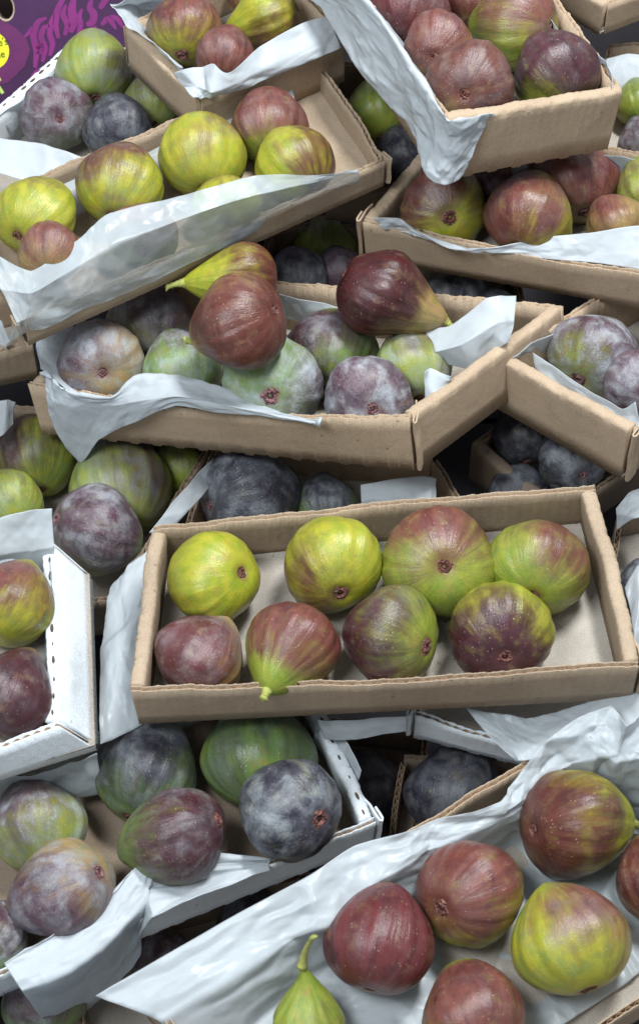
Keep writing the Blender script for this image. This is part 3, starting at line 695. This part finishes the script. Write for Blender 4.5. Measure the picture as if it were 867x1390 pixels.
# ------------------------------------------------------------------ paper liners
def resample(row, n):
    row = np.array(row, float); k = len(row)
    if k == 2:
        t = np.linspace(0, 1, n)[:, None]; return row[0] * (1 - t) + row[1] * t
    t = np.linspace(0, k - 1, n); i = np.clip(t.astype(int), 0, k - 2); f = (t - i)[:, None]
    p = np.concatenate([[2 * row[0] - row[1]], row, [2 * row[-1] - row[-2]]])
    a, b, c, d = p[i], p[i + 1], p[i + 2], p[i + 3]
    cr = .5 * ((2 * b) + (c - a) * f + (2 * a - 5 * b + 4 * c - d) * f ** 2 + (-a + 3 * b - 3 * c + d) * f ** 3)
    return .55 * cr + .45 * (b * (1 - f) + c * f)
def paper(label, patches, mat=PAPER, amp=.0016, nu=240, nv=30, group='paper liners of the trays', seed=1):
    V, Fc, k = [], [], 0
    for pi, rows in enumerate(patches):
        rs = [resample(r, nu) for r in rows]; G = []
        for a, b in zip(rs[:-1], rs[1:]):
            for q in range(nv): G.append(a + (b - a) * q / nv)
        G.append(rs[-1]); G = np.array(G)
        # crumple: random triangular folds plus soft waves along the surface normal
        du = np.gradient(G, axis=1); dv = np.gradient(G, axis=0); nn = np.cross(du, dv); nn /= np.linalg.norm(nn, axis=-1, keepdims=True) + 1e-9
        for _ in range(3):
            nn[1:-1] = (nn[:-2] + nn[1:-1] + nn[2:]) / 3
        nn /= np.linalg.norm(nn, axis=-1, keepdims=True) + 1e-9
        r = np.random.default_rng(seed * 7 + pi); h = np.zeros(G.shape[:2])
        for j in range(12):
            d = norm(r.normal(size=3)); per = r.uniform(.007, .045); x = G @ d / per + r.random() + .15 * noise3(G, seed + j, 4, 40)
            tri = np.abs(x % 1 - .5) * 2
            mask = np.clip(noise3(G, seed * 3 + j, 5, 35) * .8 + .3, 0, 1)
            h += (tri - .5) * mask * (per / .03) ** .75
        h = h * .30 + .12 * noise3(G, seed + 50, 8, 60)
        # crisp facets: random heights on a warped lattice, linear inside each triangle
        Lu = np.linalg.norm(np.diff(G[G.shape[0] // 2], axis=0), axis=1).sum(); Lv = max(np.linalg.norm(np.diff(G[:, m0], axis=0), axis=1).sum() for m0 in (0, G.shape[1] // 2, -1))
        gu, gv = np.meshgrid(np.linspace(0, Lu, G.shape[1]), np.linspace(0, Lv, G.shape[0]))
        for cell, am in ((.046, 2.4), (.020, 1.55), (.009, .75), (.0045, .22)):
            a_ = r.uniform(0, 6.28); wu = cell * .22 * noise3(G, seed + 71 + int(cell * 1e4), 6, 1.2 / cell); wv_ = cell * .22 * noise3(G, seed + 72 + int(cell * 1e4), 6, 1.2 / cell)
            xu = ((gu + wu) * math.cos(a_) + (gv + wv_) * math.sin(a_)) / cell + 60; xv = (-(gu + wu) * math.sin(a_) + (gv + wv_) * math.cos(a_)) / cell + 60
            iu, iv = np.floor(xu).astype(int), np.floor(xv).astype(int); fu, fv = xu - iu, xv - iv
            tab = r.normal(size=(160, 160)); dg = r.random((160, 160)) > .5; iu %= 159; iv %= 159
            h00, h10, h01, h11 = tab[iu, iv], tab[iu + 1, iv], tab[iu, iv + 1], tab[iu + 1, iv + 1]
            t1 = np.where(fu > fv, h00 + (h10 - h00) * fu + (h11 - h10) * fv, h00 + (h01 - h00) * fv + (h11 - h01) * fu)
            t2_ = np.where(fu + fv < 1, h00 + (h10 - h00) * fu + (h01 - h00) * fv, h11 + (h01 - h11) * (1 - fu) + (h10 - h11) * (1 - fv))
            h += np.where(dg[iu, iv], t1, t2_) * am * .55
        G = G + nn * (h * amp)[..., None]
        m = G.shape[1]
        V.append(G.reshape(-1, 3)); Fc += (grid_faces(G.shape[0], m) + k).tolist(); k += G.shape[0] * m
    v = np.concatenate(V); at = v.mean(0)
    o = mesh_obj('paper_liner', v - at, Fc, mat, loc=1); o.location = at
    o['label'] = label; o['category'] = 'paper'; o['group'] = group
    md = o.modifiers.new('thickness', 'SOLIDIFY'); md.thickness = .0002
    return o
def W(t, pts, wv):                                           # points at height w above a tray's floor (w scalar or list)
    ws = wv if isinstance(wv, (list, tuple)) else [wv] * len(pts)
    return [TR[t].pt(x, y, a) for (x, y), a in zip(pts, ws)]
def RIM(t, pts, wv):
    ws = wv if isinstance(wv, (list, tuple)) else [wv] * len(pts)
    return [TR[t].rimpt(x, y, a) for (x, y), a in zip(pts, ws)]
def WALL(t, i, pts, off):
    ws = off if isinstance(off, (list, tuple)) else [off] * len(pts)
    return [TR[t].wallpt(i, x, y, a) for (x, y), a in zip(pts, ws)]

# B: tissue folded over the corner, hanging down as a pointed tip, curled sheet at the far end
b_top = [(58, 500), (74, 517), (94, 532), (150, 540), (186, 516), (245, 512), (312, 528), (380, 553), (436, 574)]
paper('white tissue folded over tray corner, hanging in a pointed tip', [
    [W('B', [(86, 545), (95, 548), (110, 552), (155, 560), (190, 545), (250, 545), (315, 560), (380, 574), (436, 582)], .004),
     RIM('B', b_top, [.012, .008, .004, .004, .010, .010, .006, .003, .001]),
     WALL('B', 0, [(63, 531), (78, 545), (100, 549), (146, 552), (182, 546), (242, 538), (312, 551), (380, 563), (436, 573)], .0045),
     WALL('B', 0, [(66, 555), (80, 590), (109, 630), (134, 598), (180, 574), (238, 552), (312, 562), (380, 570), (436, 578)], .004)],
    [RIM('B', [(50, 440), (62, 436), (90, 439), (126, 452)], [.012, .014, .012, .006]),
     RIM('B', [(49, 470), (64, 470), (92, 474), (126, 478)], [.008, .008, .004, -.002]),
     RIM('B', [(56, 500), (70, 512), (94, 530), (126, 536)], [.010, .006, .002, -.006])]], PAPER, .0011, seed=3)
paper('curled white tissue at the end of the frosty fig tray', [
    [RIM('B', [(575, 452), (610, 440), (660, 405), (700, 402)], [.004, .008, .020, .016]),
     RIM('B', [(590, 478), (625, 468), (672, 440), (698, 435)], [.004, .010, .012, .014]),
     RIM('B', [(600, 496), (640, 500), (668, 478), (694, 462)], [-.004, -.006, -.004, .004])]], WAX, .0013, nu=50, seed=5)
paper('small white paper tab inside the end wall of the frosty fig tray', [
    [RIM('B', [(576, 505), (584, 500), (612, 512)], [.010, .008, .004]), RIM('B', [(576, 540), (590, 540), (612, 516)], [-.004, -.002, 0])]], PAPER, .0008, nu=24, seed=6)
paper('white tissue edge behind the striped green and purple fig', [
    [RIM('B', [(375, 398), (400, 405), (440, 412), (470, 420)], [.002, .004, .002, -.002]), RIM('B', [(378, 425), (400, 432), (440, 440), (470, 445)], [-.01, -.012, -.012, -.012])]], WAX, .0013, nu=50, seed=7)
# C: clear sheet leaning in from the front wall, liner on the back wall
paper('clear waxed sheet leaning over the yellow-green figs', [
    [W('C', [(10, 462), (60, 445), (120, 418), (180, 392), (265, 352), (355, 312), (432, 276), (488, 246)], .006),
     RIM('C', [(24, 440), (46, 431), (110, 403), (172, 375), (260, 335), (350, 296), (430, 262), (488, 237)], .002),
     RIM('C', [(0, 392), (45, 398), (108, 360), (160, 330), (250, 297), (348, 265), (430, 248), (488, 236)], [.014, .016, .020, .025, .026, .026, .017, .006]),
     RIM('C', [(-14, 340), (42, 367), (107, 327), (150, 290), (240, 266), (345, 238), (434, 237), (488, 234)], [.020, .020, .024, .029, .030, .030, .019, .008])]], GLASSINE, .0009, seed=8)
paper('thin liner along the back wall of the sheeted tray', [
    [WALL('C', 2, [(75, 258), (150, 222), (240, 186), (320, 150), (395, 112)], -.006), W('C', [(90, 300), (160, 272), (250, 236), (330, 200), (405, 160)], .005)]], GLASSINE, .0010, seed=9)
# D
paper('white tissue strip inside the wall of the jutting tray', [
    [RIM('D', [(724, 478), (760, 505), (800, 532), (842, 556), (862, 545)], [.007, .005, .004, .004, .010]),
     RIM('D', [(728, 508), (762, 530), (804, 556), (846, 580), (870, 590)], [-.004, -.004, -.004, -.004, -.004])],
    [RIM('D', [(696, 486), (722, 470), (752, 455)], .001), W('D', [(712, 512), (740, 500), (770, 485)], .006)]], PAPER, .0010, nu=50, seed=11)
# E: long drape over the side wall
paper('long white tissue hanging off the crosswise tray', [
    [W('E', [(470, 0), (540, 50), (575, 100), (600, 140), (632, 185), (680, 185)], .006),
     RIM('E', [(425, -70), (504, 8), (549, 74), (579, 120), (610, 163), (670, 152)], [.010, .008, .006, .004, .003, .002]),
     WALL('E', 3, [(400, -45), (470, 10), (528, 95), (566, 150)], [.006, .006, .005, .004]) + WALL('E', 0, [(604, 200), (648, 194)], .003),
     WALL('E', 3, [(385, -25), (440, 15), (499, 112), (548, 176)], [.012, .010, .008, .006]) + WALL('E', 0, [(592, 246), (625, 240)], .0045)],
    [RIM('E', [(740, 20), (768, 62), (800, 72), (826, 82), (834, 118)], [.002, .004, .006, .004, .002]), W('E', [(745, 60), (775, 95), (800, 110), (815, 118), (826, 135)], .010)]], PAPER, .0013, seed=13)
# F
paper('white tissue along the front of the lower rosy tray', [
    [RIM('F', [(508, 294), (540, 296), (556, 312), (610, 332), (660, 336), (740, 322), (800, 316), (870, 306), (960, 320)], [.005, .006, .003, .002, .003, .007, .010, .012, .01]),
     RIM('F', [(520, 312), (545, 316), (570, 325), (620, 338), (670, 342), (745, 352), (800, 356), (870, 366), (960, 384)], -.001)],
    [RIM('F', [(770, 207), (810, 204), (860, 214), (920, 230)], .012), W('F', [(790, 240), (830, 245), (880, 255), (920, 262)], .008)]], PAPER, .0012, seed=17)
# G
paper('white tissue behind the figs of the splayed white tray', [
    [RIM('G', [(-40, 720), (5, 700), (40, 692), (70, 690)], [.014, .018, .02, .016]),
     RIM('G', [(-40, 760), (5, 752), (45, 748), (74, 742)], [.002, .004, .004, .004]),
     W('G', [(-40, 790), (5, 788), (45, 788), (72, 790)], .004)],
    [RIM('G', [(66, 760), (70, 800), (74, 870), (78, 960)], [.004, .001, -.002, -.004]), W('G', [(52, 775), (56, 820), (60, 880), (62, 960)], .003)]], WAX, .0012, nu=50, seed=19)
# H
paper('crumpled white tissue draped over the ragged white rim', [
    [W('H', [(40, 1300), (95, 1272), (150, 1232), (190, 1200), (220, 1190), (300, 1190), (366, 1180)], .010),
     RIM('H', [(5, 1306), (72, 1264), (138, 1216), (178, 1180), (212, 1160), (296, 1164), (368, 1167)], [.012, .014, .014, .014, .014, .008, .002]),
     RIM('H', [(30, 1345), (95, 1315), (150, 1275), (196, 1222), (206, 1205), (292, 1190), (366, 1176)], [.008, .010, .010, .008, .008, .004, .001]),
     WALL('H', 0, [(70, 1400), (110, 1380), (155, 1345), (190, 1298), (200, 1242), (292, 1204), (366, 1178)], [.006, .006, .006, .005, .004, .003, .002])],
    [RIM('H', [(430, 975), (452, 985), (478, 1010), (490, 1046)], [.006, .006, .004, .003]), W('H', [(428, 1010), (445, 1030), (462, 1060), (476, 1090)], .006)]], PAPER, .0012, seed=23)
# I
i_out = [(130, 1352), (312, 1246), (420, 1188), (484, 1146), (560, 1128), (596, 1112), (679, 1090), (700, 1060), (730, 1013), (784, 974), (829, 957)]
i_in = [(215, 1385), (370, 1292), (446, 1252), (500, 1206), (576, 1162), (612, 1140), (688, 1112), (720, 1085), (756, 1050), (800, 1030), (846, 1020)]
i_mid = [(380, 1500), (480, 1400), (560, 1365), (620, 1330), (690, 1300), (720, 1280), (780, 1240), (810, 1215), (850, 1190), (890, 1170), (930, 1170)]
i_flr = [(290, 1440), (420, 1330), (490, 1290), (545, 1250), (610, 1210), (640, 1190), (700, 1150), (735, 1125), (780, 1100), (830, 1080), (880, 1080)]
paper('large crumpled waxed sheet lining the tray of large rosy figs', [
    [RIM('I', i_out, [.006, .006, .007, .006, .005, .004, .006, .008, .014, .022, .026]), RIM('I', i_in, [.0, 0, 0, 0, -.002, -.002, -.002, 0, .006, .014, .018]), W('I', i_flr, .004), W('I', i_mid, .002), W('I', [(x + 70, y + 95) for x, y in i_mid], .002)],
    [RIM('I', [(829, 957), (850, 985), (880, 960), (930, 985), (1000, 1060)], [.026, .034, .028, .03, .02]),
     RIM('I', [(800, 1000), (835, 1035), (875, 1030), (920, 1050), (980, 1110)], [.022, .016, .020, .016, .012]),
     W('I', [(790, 1090), (830, 1095), (880, 1100), (930, 1130), (985, 1190)], [.012, .006, .006, .006, .006])],
    [[heap(632, 962, .036), heap(680, 968, .036), heap(724, 972, .038), heap(790, 955, .048), heap(880, 930, .055)],
     [heap(660, 995, .036), heap(700, 1005, .038), heap(740, 1000, .044), heap(800, 985, .056), heap(890, 990, .064)],
     [heap(700, 1034, .040), heap(712, 1034, .042), heap(745, 1020, .050), heap(810, 1005, .060), heap(900, 1030, .066)]]], WAX, .0017, nu=240, seed=29)
# L
paper('white tissue folded along the front of the dotted-rim tray', [
    [RIM('L', [(-60, 178), (0, 186), (50, 192), (100, 208), (140, 222)], [.008, .010, .010, .008, .004]),
     RIM('L', [(-60, 225), (0, 236), (50, 244), (100, 240), (140, 246)], [.002, .004, .004, .002, -.002])],
    [RIM('L', [(0, 158), (40, 122), (85, 75), (112, 52)], .001), W('L', [(20, 185), (60, 150), (100, 105), (125, 85)], .008)]], PAPER, .0016, nu=60, seed=31)
# M
paper('bulging white tissue in the leaning brown tray', [
    [RIM('M', [(150, 5), (170, 30), (205, 62), (238, 100)], [.012, .008, .006, .004]), W('M', [(205, 5), (215, 40), (228, 75), (250, 110)], .012)],
    [RIM('M', [(150, 5), (180, -8), (215, -12), (250, -20)], [.012, .016, .016, .014]), W('M', [(180, 20), (205, 15), (230, 5), (255, -5)], .014)],
    [RIM('M', [(238, 100), (262, 92), (286, 88), (310, 98), (350, 66), (410, 32), (450, 20)], [.004, .012, .014, .012, .012, .014, .012]),
     RIM('M', [(250, 118), (270, 120), (287, 126), (318, 112), (360, 92), (415, 66), (455, 45)], [.002, .006, .008, .006, .006, .006, .006]),
     WALL('M', 0, [(258, 130), (272, 134), (288, 134), (325, 122), (370, 103), (420, 82), (460, 66)], .003)]], PAPER, .0017, nu=70, seed=37)
# loose sheets in the low trays
paper('pale sheet lying between the splayed wall and the eight-fig tray', [
    [[heap(152, 800, .016), heap(172, 772, .020), heap(200, 742, .022), heap(240, 700, .016)],
     [heap(134, 880, .030), heap(160, 860, .032), heap(185, 840, .030), heap(230, 790, .016)],
     [heap(136, 1010, .036), heap(160, 1000, .036), heap(190, 985, .030), heap(230, 940, .010)]],
    [[heap(200, 722, .018), heap(235, 680, .020), heap(262, 650, .018), heap(285, 625, .010)], [heap(222, 726, .012), heap(258, 690, .014), heap(284, 662, .012), heap(300, 640, .0)]]], WAX, .0016, nu=50, seed=41)
paper('crumpled pale sheet behind the back rim of the eight-fig tray', [
    [[heap(490, 660, .014), heap(530, 650, .018), heap(570, 645, .018), heap(592, 650, .012)], [heap(490, 690, .018), heap(535, 690, .020), heap(575, 690, .018), heap(590, 690, .014)]]], WAX, .0014, nu=40, seed=43)
paper('pale scrap beside the back corner of the eight-fig tray', [
    [[heap(836, 690, .014), heap(852, 668, .020), heap(880, 660, .020)], [heap(836, 720, .008), heap(856, 705, .010), heap(880, 700, .014)]]], WAX, .0014, nu=40, seed=44)
paper('pale scrap along the end wall of the eight-fig tray', [
    [[heap(850, 800, .018), heap(866, 770, .020), heap(890, 770, .020)], [heap(862, 880, .028), heap(872, 870, .028), heap(890, 860, .028)]]], WAX, .0014, nu=40, seed=45)
paper('white paper strip under the front edge of the eight-fig tray', [
    [[heap(430, 978, .028), heap(480, 980, .028), heap(552, 972, .028)], [heap(440, 1004, .016), heap(485, 1006, .018), heap(552, 990, .018)]]], WAX, .0010, nu=40, seed=49)
paper('shaded sheet lining the tray below the splayed white wall', [
    [[heap(-20, 1058, .030), heap(40, 1052, .032), heap(90, 1040, .032), heap(132, 1022, .030)], [heap(-20, 1100, .006), heap(40, 1095, .006), heap(95, 1090, .006), heap(140, 1080, .006)]]], WAX, .0014, nu=40, seed=47)
paper('white sheet under the small figs beside the crosswise tray', [
    [RIM('O', [(822, 80), (850, 74), (900, 78)], .006), RIM('O', [(822, 130), (850, 120), (900, 120)], -.004)]], PAPER, .0012, nu=30, seed=53)
paper('pale sheet over the brown tray end', [
    [RIM('R', [(-20, 425), (5, 438), (14, 462)], .006), RIM('R', [(-20, 470), (0, 468), (12, 474)], .002)]], WAX, .0012, nu=30, seed=58)
paper('pale scrap above the green fig with purple flank', [
    [[heap(-20, 545, .010), heap(10, 540, .014), heap(24, 545, .010)], [heap(-20, 600, .012), heap(5, 590, .012), heap(20, 575, .008)]]], WAX, .0012, nu=30, seed=59)

# ------------------------------------------------------------------ printed carton behind the heap
def build_carton():
    nrm = norm(np.array([-.10, -.86, .50])); p0 = heap(80, 120, -.01)
    p0 = p0 + np.array([0, .045, 0])
    def cp(x, y, off=0.0): return hit(x, y, p0 + nrm * off, nrm)
    rt = root('fruit_carton', cp(60, 260), 'dark purple printed fruit carton with magenta scrolls and yellow sticker', 'carton')
    ex = norm(cp(300, 30) - cp(0, 60)); ey = norm(np.cross(nrm, ex)); ey = ey if ey[2] > 0 else -ey
    o0 = cp(60, 60)
    def slab(name, poly, d0, d1, mat, par=rt, sm=False):
        n_ = len(poly); v = [np.array(q) + nrm * d0 for q in poly] + [np.array(q) + nrm * d1 for q in poly]
        f = [list(range(n_))[::-1], list(range(n_, 2 * n_))] + [[i, (i + 1) % n_, n_ + (i + 1) % n_, n_ + i] for i in range(n_)]
        return mesh_obj(name, np.array(v), f, mat, par, smooth=sm)
    # front panel with a real hand hole: ring between hole outline and panel outline
    hc = cp(7, 10); k = 32; hr = (.0055, .0075)
    hole = [hc + ex * hr[0] * 1.0 * math.cos(a) + ey * hr[1] * math.sin(a) for a in np.linspace(0, 2 * math.pi, k, endpoint=False)]
    outer = []
    for a in np.linspace(0, 2 * math.pi, k, endpoint=False):
        c, s_ = math.cos(a), math.sin(a); q = max(abs(c) / (.20 if c > 0 else .12), abs(s_) / (.10 if s_ > 0 else .16))
        outer.append(hc + ex * c / q + ey * s_ / q)
    v = []; 
    for d in (0, -.004): v += [q + nrm * d for q in hole] + [q + nrm * d for q in outer]
    f = []
    for i in range(k):
        j = (i + 1) % k
        f += [[i, k + i, k + j, j], [2 * k + i, 2 * k + j, 3 * k + j, 3 * k + i], [i, j, 2 * k + j, 2 * k + i], [k + i, 3 * k + i, 3 * k + j, k + j]]
    mesh_obj('front_panel', np.array(v), f, PURPLE, rt, smooth=False)
    ringo = [hc + (q - hc) * 1.0 for q in hole]
    v = [q + nrm * .0002 for q in ringo] + [hc + (q - hc) * 1.16 + nrm * .0002 for q in ringo] + [q - nrm * .0042 for q in ringo]
    f = [[i, k + i, k + (i + 1) % k, (i + 1) % k] for i in range(k)] + [[i, (i + 1) % k, 2 * k + (i + 1) % k, 2 * k + i] for i in range(k)]
    mesh_obj('hand_hole_edge', np.array(v), f, CARTON, rt)
    c0 = hc - nrm * .06
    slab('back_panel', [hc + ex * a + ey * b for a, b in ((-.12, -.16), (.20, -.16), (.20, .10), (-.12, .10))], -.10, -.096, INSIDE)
    for a, b, a2, b2, nm in ((-.12, -.16, -.116, .10, 'side_panel'), (.196, -.16, .20, .10, 'side_panel'), (-.115, -.16, .195, -.156, 'bottom_panel')):
        slab(nm, [hc + ex * a + ey * b, hc + ex * a2 + ey * b, hc + ex * a2 + ey * b2, hc + ex * a + ey * b2], -.0955, -.0045, PURPLE)
    # plum leaf shape behind the sticker
    px = [(-30, 30), (5, 28), (22, 38), (36, 52), (42, 68), (34, 90), (12, 112), (-30, 120)]
    slab('printed_leaf', [cp(*q) for q in px][::-1], .0001, .0003, PLUM)
    sc = cp(-12, 68); st = slab('sticker', [sc + (ex * math.cos(a) + ey * math.sin(a)) * .0122 for a in np.linspace(0, 6.283, 40, endpoint=False)], .0003, .0006, YELLOW)
    def text(s_, at, size, mat, ang=0., name='lettering', bold=0.0):
        cu = bpy.data.curves.new(name, 'FONT'); cu.body = s_; cu.size = size; cu.extrude = .0001; cu.offset = bold; cu.align_x = 'LEFT'
        o = bpy.data.objects.new(name, cu); COL.objects.link(o); cu.materials.append(mat)
        e1 = ex * math.cos(ang) + ey * math.sin(ang); e2 = -ex * math.sin(ang) + ey * math.cos(ang)
        M = Matrix((Vector(e1), Vector(e2), Vector(nrm))).transposed().to_4x4(); M.translation = Vector(at - np.array(rt['_o']))
        me = bpy.data.meshes.new_from_object(o); bpy.data.objects.remove(o)
        o = bpy.data.objects.new(name, me); COL.objects.link(o); o.parent = rt; o.matrix_local = M; return o
    text("re's", cp(-7, 64, .0008), .0068, INK, .10); text('de', cp(-5, 80, .0008), .0068, INK, .10)
    text('FRUIT', cp(-44, 158, .0006), .0125, LIME, .46, bold=.0005)
    # scrolls: curled magenta strokes
    r = np.random.default_rng(5)
    def stroke(pts, wd):
        P = resample([cp(x, y, .0002) for x, y in pts], 28); T = np.gradient(P, axis=0); T /= np.linalg.norm(T, axis=1)[:, None]
        S = np.cross(T, nrm); t = np.linspace(0, 1, 28); w_ = (wd * (np.sin(np.pi * np.clip(t * .85 + .12, 0, 1)) ** .7) + .0002)[:, None]
        v = np.concatenate([P + S * w_, P - S * w_, P + S * w_ + nrm * .00006, P - S * w_ + nrm * .00006]); n_ = 28; f = []
        for i in range(n_ - 1):
            f.append([2 * n_ + i, 3 * n_ + i, 3 * n_ + i + 1, 2 * n_ + i + 1])
            f.append([i, 2 * n_ + i, 2 * n_ + i + 1, i + 1]); f.append([n_ + i, n_ + i + 1, 3 * n_ + i + 1, 3 * n_ + i])
        mesh_obj('printed_scroll', v, f, MAGENTA, rt, smooth=False)
    S_ = [([(48, 92), (50, 70), (46, 48), (52, 30), (64, 24)], .0016), ([(58, 84), (62, 66), (56, 50), (60, 38), (68, 34)], .0014),
          ([(68, 76), (72, 60), (68, 46), (70, 30), (74, 18)], .0014), ([(50, 66), (56, 62), (56, 70), (50, 72)], .0012),
          ([(80, 52), (76, 34), (78, 16), (84, 2), (92, -8)], .0015), ([(88, 48), (92, 34), (86, 20), (90, 6)], .0014),
          ([(96, 44), (100, 30), (98, 12), (102, -6)], .0022), ([(106, 46), (110, 34), (108, 22), (112, 12)], .0012),
          ([(118, 34), (126, 30), (128, 20), (122, 10), (126, -4)], .0018), ([(112, 42), (122, 42), (132, 36)], .0012), ([(136, 12), (142, 2), (150, -6)], .0014),
          ([(138, 34), (146, 26), (152, 30), (158, 40)], .0014), ([(150, 22), (160, 26), (168, 38)], .0012), ([(44, 104), (50, 98), (58, 92)], .0010), ([(34, 50), (40, 44), (44, 36)], .0008)]
    for p_, w_ in S_: stroke(p_, w_ * 1.25)
build_carton()

for o in bpy.data.objects:                                   # tidy the bookkeeping property
    if '_o' in o: del o['_o']
